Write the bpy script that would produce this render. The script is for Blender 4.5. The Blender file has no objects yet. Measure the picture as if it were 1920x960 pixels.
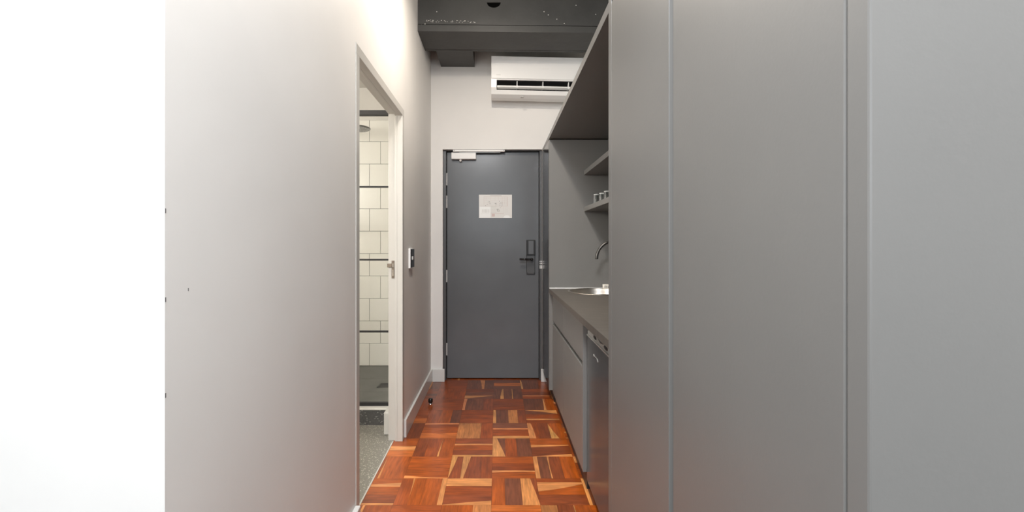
import bpy, bmesh, math, random
from mathutils import Vector, Matrix
random.seed(7)
S = bpy.context.scene
COL = S.collection
PI = math.pi

# ------------------------------------------------------------------ camera
EYE = 1.222
cd = bpy.data.cameras.new('camera'); cam = bpy.data.objects.new('camera', cd); COL.objects.link(cam)
cam.location = (0, 0, EYE); cam.rotation_euler = (PI / 2, 0, 0)
cd.sensor_width = 36; cd.lens = 36 * 812 / 1920
cd.shift_x = (960 - 932) / 1920; cd.shift_y = -(480 - 456) / 1920
cd.clip_start = 0.02; cd.clip_end = 60
S.camera = cam

# ------------------------------------------------------------------ light
S.view_settings.view_transform = 'Standard'; S.view_settings.look = 'None'
S.view_settings.gamma = 1; S.view_settings.use_curve_mapping = False
S.view_settings.exposure = 0.0
w = bpy.data.worlds.new('world'); S.world = w; w.use_nodes = True
w.node_tree.nodes['Background'].inputs[0].default_value = (0.75, 0.85, 1, 1)
w.node_tree.nodes['Background'].inputs[1].default_value = 0.6

def area(name, loc, rot, sx, sy, energy, color):
    l = bpy.data.lights.new(name, 'AREA'); l.shape = 'RECTANGLE'; l.size = sx; l.size_y = sy
    l.energy = energy; l.color = color
    o = bpy.data.objects.new(name, l); COL.objects.link(o); o.location = loc; o.rotation_euler = rot
    return o
def point(name, loc, energy, color, r=0.05):
    l = bpy.data.lights.new(name, 'POINT'); l.energy = energy; l.color = color; l.shadow_soft_size = r
    o = bpy.data.objects.new(name, l); COL.objects.link(o); o.location = loc
    return o
# daylight through the tall window of the room behind the camera
area('window_daylight', (-0.75, -3.42, 2.05), (PI / 2, 0, 0), 3.2, 1.5, 60, (0.88, 0.95, 1.0))
def downlight(name, loc, r, energy, color):
    o = area(name, loc, (0, 0, 0), 2 * r, 2 * r, energy, color); o.data.shape = 'DISK'
# a dropped corridor fitting: most of its light goes down, some leaves sideways through its frosted glass
downlight('corridor_downlight', (-0.06, 2.32, 2.885), 0.05, 18, (1.0, 0.89, 0.76))
point('corridor_glow', (-0.06, 2.32, 2.895), 12, (1.0, 0.90, 0.78), 0.05)
downlight('room_fill', (-0.25, -0.15, 3.0), 0.30, 118, (0.97, 0.985, 1.0))  # unseen light, added to brighten walls and wardrobe from high up
point('bathroom_lamp', (-2.2, 1.6, 1.95), 84, (1.0, 0.95, 0.87), 0.08)

# ------------------------------------------------------------------ materials
def nodes(name):
    m = bpy.data.materials.new(name); m.use_nodes = True
    nt = m.node_tree; b = nt.nodes['Principled BSDF']
    return m, nt, b
def N(nt, t, **kw):
    n = nt.nodes.new(t)
    for k, v in kw.items(): setattr(n, k, v)
    return n
def mat(name, col, rough=0.5, metal=0.0, var=0.0, scale=4.0, bump=0.0, bscale=60.0, coat=0.0, stretch=(1, 1, 1), spec=0.5, coat_rough=0.1):
    m, nt, b = nodes(name)
    b.inputs['Roughness'].default_value = rough; b.inputs['Metallic'].default_value = metal
    b.inputs['Base Color'].default_value = (*col, 1)
    b.inputs['Specular IOR Level'].default_value = spec
    b.inputs['Coat Weight'].default_value = coat; b.inputs['Coat Roughness'].default_value = coat_rough
    tc = N(nt, 'ShaderNodeTexCoord'); mp = N(nt, 'ShaderNodeMapping'); mp.inputs['Scale'].default_value = stretch
    geo = N(nt, 'ShaderNodeNewGeometry')
    nt.links.new(geo.outputs['Position'], mp.inputs['Vector'])
    if var > 0:
        nz = N(nt, 'ShaderNodeTexNoise'); nz.inputs['Scale'].default_value = scale; nz.inputs['Detail'].default_value = 5
        nt.links.new(mp.outputs[0], nz.inputs['Vector'])
        r = N(nt, 'ShaderNodeMapRange'); r.inputs[1].default_value = 0.3; r.inputs[2].default_value = 0.7
        r.inputs[3].default_value = 1 - var; r.inputs[4].default_value = 1 + var
        nt.links.new(nz.outputs['Fac'], r.inputs[0])
        mx = N(nt, 'ShaderNodeMix', data_type='RGBA', blend_type='MULTIPLY'); mx.inputs[0].default_value = 1
        mx.inputs[6].default_value = (*col, 1)
        nt.links.new(r.outputs[0], mx.inputs[7]); nt.links.new(mx.outputs[2], b.inputs['Base Color'])
    if bump > 0:
        nb = N(nt, 'ShaderNodeTexNoise'); nb.inputs['Scale'].default_value = bscale; nb.inputs['Detail'].default_value = 4
        nt.links.new(mp.outputs[0], nb.inputs['Vector'])
        bp = N(nt, 'ShaderNodeBump'); bp.inputs['Strength'].default_value = bump; bp.inputs['Distance'].default_value = 0.004
        nt.links.new(nb.outputs['Fac'], bp.inputs['Height']); nt.links.new(bp.outputs[0], b.inputs['Normal'])
    return m

M = {}
M['wall'] = mat('wall_paint', (0.78, 0.765, 0.745), 0.55, var=0.03, scale=2.2, bump=0.12, bscale=9)
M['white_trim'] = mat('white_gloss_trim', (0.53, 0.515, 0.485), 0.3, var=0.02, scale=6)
M['base'] = mat('baseboard_paint', (0.70, 0.69, 0.67), 0.22)
M['ceil'] = mat('dark_concrete_paint', (0.060, 0.060, 0.058), 0.55, var=0.12, scale=5, bump=0.5, bscale=14)
M['plaster'] = mat('bathroom_plaster', (0.66, 0.64, 0.60), 0.6, var=0.02)
M['joinery'] = mat('grey_laminate', (0.187, 0.184, 0.178), 0.36, var=0.025, scale=3, bump=0.03, bscale=160)
M['joinery_dark'] = mat('grey_laminate_underside', (0.205, 0.2, 0.195), 0.4)
M['gloss_dark'] = mat('dark_gloss_laminate', (0.04, 0.04, 0.04), 0.16, spec=0.3)
M['kick'] = mat('black_kickboard', (0.02, 0.02, 0.022), 0.4)
M['door'] = mat('grey_door_paint', (0.128, 0.134, 0.144), 0.24, spec=0.35, var=0.06, scale=3.5, bump=0.1, bscale=7)
M['frame'] = mat('grey_frame_paint', (0.085, 0.086, 0.09), 0.3)
M['black'] = mat('black_metal', (0.013, 0.013, 0.014), 0.5)
M['black_gloss'] = mat('black_gloss_plastic', (0.012, 0.012, 0.013), 0.08)
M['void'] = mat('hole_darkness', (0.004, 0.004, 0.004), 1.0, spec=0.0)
M['gunmetal'] = mat('gunmetal', (0.10, 0.095, 0.09), 0.28, metal=0.85)
M['white_plastic'] = mat('white_plastic', (0.92, 0.92, 0.91), 0.3)
M['white_metal'] = mat('white_enamel', (0.80, 0.79, 0.77), 0.35)
M['chrome'] = mat('chrome', (0.80, 0.80, 0.80), 0.12, metal=1)
M['steel'] = mat('brushed_steel', (0.55, 0.51, 0.46), 0.33, metal=1, var=0.06, scale=8, stretch=(1, 1, 20))
M['silver'] = mat('silver_plastic', (0.45, 0.45, 0.44), 0.35, metal=0.3)
M['bronze'] = mat('worn_bronze_steel', (0.24, 0.20, 0.165), 0.4, metal=0.8, var=0.2, scale=90)
M['fridge'] = mat('dark_steel_fridge', (0.115, 0.12, 0.124), 0.24, metal=0.2, var=0.03, scale=4, stretch=(1, 1, 12))
M['rubber'] = mat('black_rubber', (0.01, 0.01, 0.01), 0.25)
M['drain'] = mat('drain_metal', (0.05, 0.05, 0.05), 0.4, metal=0.6)
M['paper'] = mat('white_paper', (0.78, 0.76, 0.73), 0.35)
M['paper_white'] = mat('bright_white_paper', (0.90, 0.90, 0.88), 0.3)
M['ink'] = mat('pale_grey_ink', (0.36, 0.34, 0.33), 0.6)
M['ink_dark'] = mat('dark_grey_ink', (0.16, 0.15, 0.15), 0.6)
M['ink_pink'] = mat('pale_pink_ink', (0.64, 0.52, 0.48), 0.6)
M['ink_pale'] = mat('very_pale_ink', (0.62, 0.60, 0.58), 0.6)
M['ink_green'] = mat('pale_green_ink', (0.52, 0.56, 0.42), 0.6)
M['ink_red'] = mat('pale_red_ink', (0.55, 0.27, 0.24), 0.6)
M['logo'] = mat('grey_lettering', (0.55, 0.54, 0.52), 0.5)
M['grout'] = mat('dark_grout', (0.12, 0.12, 0.115), 0.9)
M['showerfloor'] = mat('grey_shower_tile', (0.13, 0.128, 0.12), 0.5, var=0.12, scale=7)
M['tile'] = mat('glazed_white_tile', (0.82, 0.80, 0.75), 0.3, spec=0.3, bump=0.02, bscale=10)
M['soap'] = mat('wrapped_soap_paper', (0.80, 0.76, 0.69), 0.5, var=0.1, scale=60)
M['counter'] = mat('brown_grey_stone', (0.118, 0.104, 0.090), 0.42, var=0.14, scale=9, stretch=(1, 6, 1))

def terrazzo(name, base, chip, dens, scale):
    m, nt, b = nodes(name)
    geo = N(nt, 'ShaderNodeNewGeometry'); v = N(nt, 'ShaderNodeTexVoronoi'); v.inputs['Scale'].default_value = scale
    nt.links.new(geo.outputs['Position'], v.inputs['Vector'])
    sep = N(nt, 'ShaderNodeSeparateColor'); nt.links.new(v.outputs['Color'], sep.inputs[0])
    gt = N(nt, 'ShaderNodeMath', operation='GREATER_THAN'); gt.inputs[1].default_value = 1 - dens
    nt.links.new(sep.outputs[0], gt.inputs[0])
    lt = N(nt, 'ShaderNodeMath', operation='LESS_THAN'); lt.inputs[1].default_value = 0.42
    nt.links.new(v.outputs['Distance'], lt.inputs[0])
    mu = N(nt, 'ShaderNodeMath', operation='MULTIPLY'); nt.links.new(gt.outputs[0], mu.inputs[0]); nt.links.new(lt.outputs[0], mu.inputs[1])
    nz = N(nt, 'ShaderNodeTexNoise'); nz.inputs['Scale'].default_value = 90; nt.links.new(geo.outputs['Position'], nz.inputs['Vector'])
    cr = N(nt, 'ShaderNodeMix', data_type='RGBA'); cr.inputs[6].default_value = (*[c * 0.6 for c in base], 1); cr.inputs[7].default_value = (*[c * 1.4 for c in base], 1)
    nt.links.new(nz.outputs['Fac'], cr.inputs[0])
    mx = N(nt, 'ShaderNodeMix', data_type='RGBA'); mx.inputs[7].default_value = (*chip, 1)
    nt.links.new(mu.outputs[0], mx.inputs[0]); nt.links.new(cr.outputs[2], mx.inputs[6]); nt.links.new(mx.outputs[2], b.inputs['Base Color'])
    b.inputs['Roughness'].default_value = 0.3
    return m
M['terrazzo'] = terrazzo('grey_terrazzo', (0.21, 0.20, 0.175), (0.55, 0.52, 0.45), 0.22, 150)
M['terrazzo_dark'] = terrazzo('dark_terrazzo', (0.075, 0.075, 0.075), (0.45, 0.44, 0.42), 0.10, 150)

def thin_glass(name, tint=(1, 1, 1), gloss=0.06):
    m, nt, b = nodes(name); nt.nodes.remove(b)
    out = nt.nodes['Material Output']
    t = N(nt, 'ShaderNodeBsdfTransparent'); t.inputs[0].default_value = (*tint, 1)
    g = N(nt, 'ShaderNodeBsdfGlossy'); g.inputs['Roughness'].default_value = 0.02
    mx = N(nt, 'ShaderNodeMixShader'); mx.inputs[0].default_value = gloss
    nt.links.new(t.outputs[0], mx.inputs[1]); nt.links.new(g.outputs[0], mx.inputs[2]); nt.links.new(mx.outputs[0], out.inputs[0])
    return m
M['pane'] = thin_glass('shower_glass', (0.985, 0.99, 0.985), 0.03)
M['glass'] = thin_glass('tumbler_glass', (0.93, 0.95, 0.94), 0.1)
nt = M['glass'].node_tree; lw = N(nt, 'ShaderNodeLayerWeight'); lw.inputs[0].default_value = 0.45
ms = [n for n in nt.nodes if n.type == 'MIX_SHADER'][0]
nt.links.new(lw.outputs['Facing'], ms.inputs[0])
df = N(nt, 'ShaderNodeBsdfTranslucent'); df.inputs[0].default_value = (0.95, 0.96, 0.95, 1)  # white share brightens the glass in place of caught lamp light
m2 = N(nt, 'ShaderNodeMixShader'); m2.inputs[0].default_value = 0.10
nt.links.new(ms.outputs[0], m2.inputs[1]); nt.links.new(df.outputs[0], m2.inputs[2]); nt.links.new(m2.outputs[0], nt.nodes['Material Output'].inputs[0])

M['glass_highlight'] = mat('painted_glass_highlight', (0.93, 0.94, 0.93), 0.15, spec=0.8)  # plain white that paints highlights onto the tumblers
def wood_mat():
    m, nt, b = nodes('mosaic_parquet')
    at = N(nt, 'ShaderNodeVertexColor'); at.layer_name = 'wood'
    uv = N(nt, 'ShaderNodeUVMap'); uv.uv_map = 'grain'
    mp = N(nt, 'ShaderNodeMapping'); mp.inputs['Scale'].default_value = (5, 55, 1)
    nt.links.new(uv.outputs[0], mp.inputs[0])
    nz = N(nt, 'ShaderNodeTexNoise'); nz.inputs['Scale'].default_value = 1.6; nz.inputs['Detail'].default_value = 6; nz.inputs['Distortion'].default_value = 0.6
    nt.links.new(mp.outputs[0], nz.inputs['Vector'])
    r = N(nt, 'ShaderNodeMapRange'); r.inputs[1].default_value = 0.28; r.inputs[2].default_value = 0.72; r.inputs[3].default_value = 0.70; r.inputs[4].default_value = 1.32
    nt.links.new(nz.outputs['Fac'], r.inputs[0])
    mp2 = N(nt, 'ShaderNodeMapping'); mp2.inputs['Scale'].default_value = (6, 14, 1); nt.links.new(uv.outputs[0], mp2.inputs[0])
    n2 = N(nt, 'ShaderNodeTexNoise'); n2.inputs['Scale'].default_value = 1.3; n2.inputs['Detail'].default_value = 3; nt.links.new(mp2.outputs[0], n2.inputs['Vector'])
    r2 = N(nt, 'ShaderNodeMapRange'); r2.inputs[1].default_value = 0.3; r2.inputs[2].default_value = 0.7; r2.inputs[3].default_value = 0.78; r2.inputs[4].default_value = 1.2
    nt.links.new(n2.outputs['Fac'], r2.inputs[0])
    mu = N(nt, 'ShaderNodeMath', operation='MULTIPLY'); nt.links.new(r.outputs[0], mu.inputs[0]); nt.links.new(r2.outputs[0], mu.inputs[1])
    mx = N(nt, 'ShaderNodeMix', data_type='RGBA', blend_type='MULTIPLY'); mx.inputs[0].default_value = 1
    nt.links.new(at.outputs['Color'], mx.inputs[6]); nt.links.new(mu.outputs[0], mx.inputs[7])
    nt.links.new(mx.outputs[2], b.inputs['Base Color'])
    b.inputs['Roughness'].default_value = 0.34; b.inputs['Specular IOR Level'].default_value = 0.45
    b.inputs['Coat Weight'].default_value = 0.35; b.inputs['Coat Roughness'].default_value = 0.16
    bp = N(nt, 'ShaderNodeBump'); bp.inputs['Strength'].default_value = 0.06; bp.inputs['Distance'].default_value = 0.003
    nt.links.new(nz.outputs['Fac'], bp.inputs['Height']); nt.links.new(bp.outputs[0], b.inputs['Normal'])
    return m
M['wood'] = wood_mat()

# ------------------------------------------------------------------ helpers
def tag(o, label=None, cat=None, group=None, kind=None):
    if label: o['label'] = label
    if cat: o['category'] = cat
    if group: o['group'] = group
    if kind: o['kind'] = kind
    return o
def thing(name, loc, label, cat, group=None, kind=None):
    o = bpy.data.objects.new(name, None); COL.objects.link(o); o.location = loc; o.empty_display_size = 0.05
    return tag(o, label, cat, group, kind)
def origin_of(p):
    v = Vector((0, 0, 0))
    while p is not None: v += p.location; p = p.parent
    return v
def obj(name, bm, m, parent=None, base=None, smooth=False):
    """bm is in world coordinates; the object's origin is put at base (or at the parent's)."""
    o0 = origin_of(parent) if parent else Vector(base) if base else Vector((0, 0, 0))
    bmesh.ops.translate(bm, verts=bm.verts, vec=-o0)
    bmesh.ops.recalc_face_normals(bm, faces=bm.faces)
    me = bpy.data.meshes.new(name); bm.to_mesh(me); bm.free()
    for mm in (m if isinstance(m, (list, tuple)) else [m]): me.materials.append(mm)
    if smooth:
        for p in me.polygons: p.use_smooth = True
    o = bpy.data.objects.new(name, me); COL.objects.link(o)
    if parent: o.parent = parent
    else: o.location = o0
    return o
def bx(bm, x0, x1, y0, y1, z0, z1, bev=0.0, seg=2, mi=0):
    r = bmesh.ops.create_cube(bm, size=1)
    vs = r['verts']
    for v in vs:
        v.co = Vector(((x0 + x1) / 2 + v.co.x * (x1 - x0), (y0 + y1) / 2 + v.co.y * (y1 - y0), (z0 + z1) / 2 + v.co.z * (z1 - z0)))
    fs = set(f for v in vs for f in v.link_faces)
    for f in fs: f.material_index = mi
    if bev > 0:
        es = list(set(e for v in vs for e in v.link_edges))
        bmesh.ops.bevel(bm, geom=es, offset=bev, segments=seg, profile=0.5, affect='EDGES')
    return bm
def box(name, x0, x1, y0, y1, z0, z1, m, parent=None, bev=0.0, base=None, seg=2):
    return obj(name, bx(bmesh.new(), x0, x1, y0, y1, z0, z1, bev, seg), m, parent, base)
def cyl(bm, c, r, h, axis='z', n=24, r2=None, mi=0):
    r2 = r if r2 is None else r2
    res = bmesh.ops.create_cone(bm, cap_ends=True, segments=n, radius1=r, radius2=r2, depth=h)
    rot = {'z': Matrix.Identity(3), 'x': Matrix.Rotation(PI / 2, 3, 'Y'), 'y': Matrix.Rotation(-PI / 2, 3, 'X')}[axis]
    for v in res['verts']: v.co = rot @ v.co + Vector(c)
    return bm
def lathe(bm, prof, c, n=40):
    rings = []
    for r, z in prof:
        if r < 1e-6: rings.append([bm.verts.new((c[0], c[1], c[2] + z))])
        else: rings.append([bm.verts.new((c[0] + r * math.cos(2 * PI * i / n), c[1] + r * math.sin(2 * PI * i / n), c[2] + z)) for i in range(n)])
    for a, b in zip(rings, rings[1:]):
        for i in range(n):
            j = (i + 1) % n
            if len(a) == 1 and len(b) == 1: continue
            if len(a) == 1: bm.faces.new((a[0], b[i], b[j]))
            elif len(b) == 1: bm.faces.new((a[i], a[j], b[0]))
            else: bm.faces.new((a[i], a[j], b[j], b[i]))
    return bm
def tube(bm, pts, r, n=14):
    pts = [Vector(p) for p in pts]; rings = []
    up = Vector((0, 1, 0))
    for i, p in enumerate(pts):
        t = (pts[min(i + 1, len(pts) - 1)] - pts[max(i - 1, 0)]).normalized()
        a = t.cross(up)
        if a.length < 1e-3: a = t.cross(Vector((1, 0, 0)))
        a.normalize(); b2 = t.cross(a)
        rings.append([bm.verts.new(p + r * (math.cos(2 * PI * k / n) * a + math.sin(2 * PI * k / n) * b2)) for k in range(n)])
    for A, B in zip(rings, rings[1:]):
        for k in range(n): bm.faces.new((A[k], A[(k + 1) % n], B[(k + 1) % n], B[k]))
    bm.faces.new(rings[0][::-1]); bm.faces.new(rings[-1])
    return bm
def prism(bm, pts, axis, a0, a1):
    """extrude the polygon pts (given in the two other axes) from a0 to a1 along axis"""
    def P(u, v, a): return {'x': (a, u, v), 'y': (u, a, v), 'z': (u, v, a)}[axis]
    A = [bm.verts.new(P(u, v, a0)) for u, v in pts]; B = [bm.verts.new(P(u, v, a1)) for u, v in pts]
    bm.faces.new(A); bm.faces.new(B[::-1])
    for i in range(len(pts)):
        j = (i + 1) % len(pts); bm.faces.new((A[i], A[j], B[j], B[i]))
    return bm
def structure(name, bm, m, label, cat, base=None):
    return tag(obj(name, bm, m, None, base), label, cat, kind='structure')

# ------------------------------------------------------------------ key measures (metres, camera at x=0, y=0)
XL, XLB = -0.585, -0.671          # corridor face and bathroom face of the left wall
YC = 0.7625                       # corner where the corridor starts
YE = 3.83                         # end wall
XR = 0.40                         # front plane of the joinery
XW = 1.03                         # right wall
ZC = 3.06                         # slab
DO0, DO1, DZ = 1.834, 2.669, 2.010  # bathroom doorway
YB = 4.0                          # far wall of the bathroom

# ------------------------------------------------------------------ floor: mosaic parquet
WC = {'O': (0.345, 0.071, 0.007), 'R': (0.270, 0.054, 0.008), 'D': (0.215, 0.048, 0.013), 'P': (0.165, 0.050, 0.022),
      'L': (0.570, 0.230, 0.072), 'T': (0.420, 0.155, 0.046), 'G': (0.470, 0.120, 0.020)}
SQ = 0.2298; FX0 = -0.027; FY0 = 2.0209
def L(*p): return p
B = {
 (1,0): [('L',.07),('D',.29),('O',.30),('O',.17,'a',.3,.95),('O',.17)],
 (1,1): [('R',.28,'b',0,.16),('O',.25),('O',.36),('L',.11)],
 (1,2): [('D',.36,'a',.03,.42),('R',.33),('L',.31)],
 (1,3): [('O',.29),('P',.35),('D',.36,'a',1.0,.62)],
 (1,4): [('D',.36),('O',.48,'b',.75,.15),('R',.16)],
 (0,0): [('R',.45,'b',.12,.12),('R',.55)],
 (0,1): [('R',.34),('R',.33),('R',.33)],
 (0,2): [('O',.33),('O',.30),('T',.37)],
 (0,3): [('R',.4),('O',.4),('G',.2)],
 (0,4): [('T',.33),('D',.33),('O',.34,'a',.12,.05)],
 (2,0): [('R',.4),('O',.6,'a',.08,0)],
 (2,1): [('O',.45,'a',.26,.05),('O',.25),('O',.30)],
 (2,2): [('D',.28,'a',0,.5),('D',.19,'a',.35,1.0),('D',.27),('R',.26)],
 (2,3): [('O',.34,'b',.26,.2),('R',.33),('O',.33)],
 (2,4): [('L',.11),('P',.24),('D',.3,'a',.12,.15),('O',.35)],
 (2,5): [('R',.7),('L',.3)],
 (3,0): [('G',.33),('L',.22),('O',.45)],
 (3,1): [('D',.29),('R',.37,'b',.12,0),('O',.34)],
 (3,2): [('D',.33,'a',.22,.22),('O',.36,'b',.25,.22),('D',.31)],
 (3,3): [('P',.33,'a',1.0,.35),('R',.30),('P',.37)],
 (3,4): [('D',.33,'a',0,.4),('D',.30,'b',.45,.12),('O',.37)],
 (4,0): [('D',.5),('D',.5)],
 (4,1): [('G',.34),('O',.37),('R',.29,'b',.35,.3)],
 (4,2): [('T',.32),('T',.34),('R',.34)],
 (4,3): [('R',.33,'a',.42,.42),('R',.33,'b',.25,.25),('P',.34)],
 (4,4): [('R',.3,'a',.62,.35),('D',.3),('O',.4,'a',.55,0)],
 (5,0): [('G',.35),('R',.65)],
 (5,1): [('R',.35),('O',.37),('P',.28)],
 (5,2): [('R',.33),('R',.33),('R',.34)],
 (5,3): [('P',.24,'a',.35,.3),('P',.22),('T',.29),('D',.25)],
 (5,4): [('R',.33,'b',.28,.28),('R',.33),('P',.34,'b',0,.85)],
 (6,0): [('R',.5),('R',.5)],
 (6,1): [('R',.33),('R',.33),('R',.34)],
 (6,2): [('P',.33,'a',.25,.35),('P',.33),('D',.34)],
 (6,3): [('R',.33),('D',.33),('R',.34)],
 (6,4): [('P',.35),('P',.35,'b',.25,.1),('O',.30)],
 (7,1): [('R',.33),('R',.33),('R',.34)],
 (7,2): [('P',.33,'b',.9,0),('P',.33),('D',.34)],
 (7,3): [('P',.35,'b',.35,.1),('P',.32,'b',.12,.06),('P',.33)],
 (7,4): [('R',.33,'b',.2,.2),('D',.33),('R',.34)],
 (8,1): [('R',.33),('R',.33),('R',.34)],
 (8,2): [('P',.35),('P',.3,'b',.3,.6),('P',.35)],
 (8,3): [('P',.33),('G',.35),('P',.32)],
 (8,4): [('P',.33,'a',.2,.1),('P',.33),('R',.34)],
}
def build_floor():
    bm = bmesh.new(); cl = bm.loops.layers.float_color.new('wood'); uvl = bm.loops.layers.uv.new('grain')
    X0, X1, Y0, Y1 = -0.641, XW, YC, 3.95
    TH = -0.641
    rng = random.Random(11)
    def face(pts, col, uvs):
        vs = [bm.verts.new(p) for p in pts]
        f = bm.faces.new(vs)
        for lp, u in zip(f.loops, uvs): lp[cl] = (*col, 1); lp[uvl].uv = u
    face([(X0, Y0, -.002), (X1, Y0, -.002), (X1, Y1, -.002), (X0, Y1, -.002)], (0.03, 0.012, 0.006), [(0, 0)] * 4)
    e = 0.0004
    r = -24
    while FY0 + (r - 1) * SQ < Y1:
        c = -12
        while FX0 + (c - 3) * SQ < X1:
            xa = FX0 + (c - 3) * SQ; ya = FY0 + (r - 1) * SQ
            vert = (r + c) % 2 == 0
            spec = B.get((r, c))
            if spec is None:
                k = rng.choice((3, 3, 4)); spec = []
                for i in range(k):
                    cc = rng.choice('OORRRDP' if r < 7 else 'RRDP'); s = [cc, 1 / k]
                    if rng.random() < .4: s += [rng.choice('ab'), rng.random() * .4, rng.random() * .4]
                    spec.append(tuple(s))
            pos = 0
            for s in spec:
                cn, wd = s[0], s[1]; side, n0, f0 = (s[2], s[3], s[4]) if len(s) > 2 else (None, 0, 0)
                j = 1 + rng.uniform(-.13, .13); col = tuple(v * j for v in WC[cn]); sap = tuple(v * (1 + rng.uniform(-.1, .1)) for v in WC['L'])
                ou, ov = rng.uniform(0, 50), rng.uniform(0, 50)
                a, b2 = pos * SQ + e, (pos + wd) * SQ - e; pos += wd
                K = 8; curve = rng.uniform(-.06, .06)
                for i in range(K):
                    l0, l1 = e + (SQ - 2 * e) * i / K, e + (SQ - 2 * e) * (i + 1) / K
                    def strip(p0, p1, q0, q1, colr):
                        if max(p1 - p0, q1 - q0) < 1e-5: return
                        quad = [(l0, p0), (l1, q0), (l1, q1), (l0, p1)]
                        pts = []
                        for (l, t) in quad:
                            x, y = (xa + t, ya + l) if vert else (xa + l, ya + t)
                            pts.append((min(max(x, X0), X1), min(max(y, Y0), Y1), 0))
                        if vert: pts.reverse(); quad.reverse()
                        xs = [p[0] for p in pts]; ys = [p[1] for p in pts]
                        if max(xs) - min(xs) < 1e-5 or max(ys) - min(ys) < 1e-5: return
                        # the parquet stops at the doorway's threshold and at the corridor wall
                        if min(ys) > YC + .02 and (min(xs) + max(xs)) / 2 < TH: return
                        if min(ys) > YC + .02: pts = [(max(p[0], TH), p[1], 0) for p in pts]
                        face(pts, colr, [(l + ou, t + ov) for l, t in quad])
                    if side is None: strip(a, b2, a, b2, col); continue
                    def bd(u):
                        v = n0 + (f0 - n0) * u + curve * math.sin(u * PI) * (1 if max(n0, f0) > .12 else .2)
                        v = min(max(v, 0), 1)
                        return a + (b2 - a) * v if side == 'a' else b2 - (b2 - a) * v
                    m0, m1 = bd(i / K), bd((i + 1) / K)
                    if side == 'a': strip(a, m0, a, m1, sap); strip(m0, b2, m1, b2, col)
                    else: strip(a, m0, a, m1, col); strip(m0, b2, m1, b2, sap)
            c += 1
        r += 1
    me = bpy.data.meshes.new('floor'); bm.normal_update(); bm.to_mesh(me); bm.free(); me.materials.append(M['wood'])
    o = bpy.data.objects.new('floor', me); COL.objects.link(o)
    tag(o, 'orange-brown mosaic parquet floor of square basket-weave blocks', 'floor', kind='structure')
build_floor()

structure('floor_room', bx(bmesh.new(), -3.2, XW, -3.4, YC, -.05, 0.0), mat('bounce_damping_floor', (0.07, 0.07, 0.07), 0.9, var=0.1, scale=30), 'unseen dark floor added behind the camera to keep bounced light neutral', 'floor')  # invented dark neutral floor, cuts the colour bounced from behind the camera

# ------------------------------------------------------------------ walls
bm = bmesh.new()
bx(bm, XLB, XL, YC, DO0 - .0435, 0, ZC); bx(bm, XLB, XL, DO1 + .046, YE, 0, ZC); bx(bm, XLB, XL, DO0 - .0435, DO1 + .046, DZ + .047, ZC)
structure('wall_left', bm, M['wall'], 'pale grey corridor wall on the left with the bathroom doorway cut in it', 'wall')
wl = bpy.data.objects['wall_left']; bm = bmesh.new()
for yy in (395, 562, 742): 
    zz = EYE + (456 - yy) * YC / 812; bx(bm, XL - .001, XL + .0003, YC + .0005, YC + .0028, zz - .004, zz + .004)
zz = EYE + (456 - 543) * .82 / 812; bx(bm, XL - .001, XL + .0003, .8195, .8215, zz - .003, zz + .003)
tag(obj('nick', bm, M['ink_dark'], wl), 'tiny dark nicks in the wall corner')['kind'] = 'stuff'
bm = bx(bmesh.new(), -3.2, XLB, YC, YC + .1, 0, ZC)
structure('wall_front', bm, M['wall'], 'bright white wall facing the camera at the far left edge', 'wall')
bm = bmesh.new()
bx(bm, XL - .08, -0.481, YE, YE + .15, 0, ZC); bx(bm, XR, XW, YE, YE + .15, 0, ZC); bx(bm, -0.481, XR, YE, YE + .15, 2.052, ZC)
structure('wall_end', bm, M['wall'], 'pale end wall of the corridor around the grey entry door', 'wall')
structure('wall_right', bx(bmesh.new(), XW, XW + .1, -3.4, YE + .15, 0, ZC), M['wall'], 'wall on the right behind the wardrobe and kitchenette', 'wall')
structure('wall_west', bx(bmesh.new(), -3.3, -3.2, -3.4, YC + .1, 0, ZC), M['wall'], 'left wall of the room behind the camera', 'wall')
bm = bmesh.new()
bx(bm, -3.2, -2.35, -3.5, -3.4, 0, ZC); bx(bm, .85, XW, -3.5, -3.4, 0, ZC); bx(bm, -2.35, .85, -3.5, -3.4, 0, 1.3); bx(bm, -2.35, .85, -3.5, -3.4, 2.8, ZC)
structure('wall_back', bm, M['wall'], 'window wall of the room behind the camera', 'wall')
structure('ceiling', bx(bmesh.new(), -3.3, XW + .1, -3.5, YE + .15, ZC, ZC + .15), M['ceil'], 'dark grey painted concrete ceiling slab', 'ceiling')

# ceiling beam, with the stub beam that runs on to the end wall and a half-round conduit hole
def bz(x, z): return z - 0.011 * (x - XL)
bm = bmesh.new()
x0, x1 = XL, XW
prof = [(3.19, 2.785), (3.19, 2.832), (3.204, 2.833), (3.204, 2.836), (3.193, 2.8375), (3.193, ZC), (3.52, ZC), (3.52, 2.785), (3.495, 2.785), (3.49, 2.790), (3.485, 2.785)]
A = [bm.verts.new((x0, y, bz(x0, z) if z < 3 else z)) for y, z in prof]; Bv = [bm.verts.new((x1, y, bz(x1, z) if z < 3 else z)) for y, z in prof]
bm.faces.new(A); bm.faces.new(Bv[::-1])
for i in range(len(prof)):
    j = (i + 1) % len(prof); bm.faces.new((A[i], A[j], Bv[j], Bv[i]))
beam = structure('trim_1', bm, M['ceil'], 'dark grey concrete beam crossing under the ceiling near the end wall', 'beam')
cb = bmesh.new(); hole = [(-0.075, 2.998)] + [(0.0 - 0.024 + -0.051 * math.cos(t), 2.998 - 0.040 * math.sin(t)) for t in [PI * k / 16 for k in range(1, 16)]] + [(0.027, 2.998)]
prism(cb, hole, 'y', 3.1, 3.26)
cut = obj('hole_cutter', cb, M['ceil'])
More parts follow.
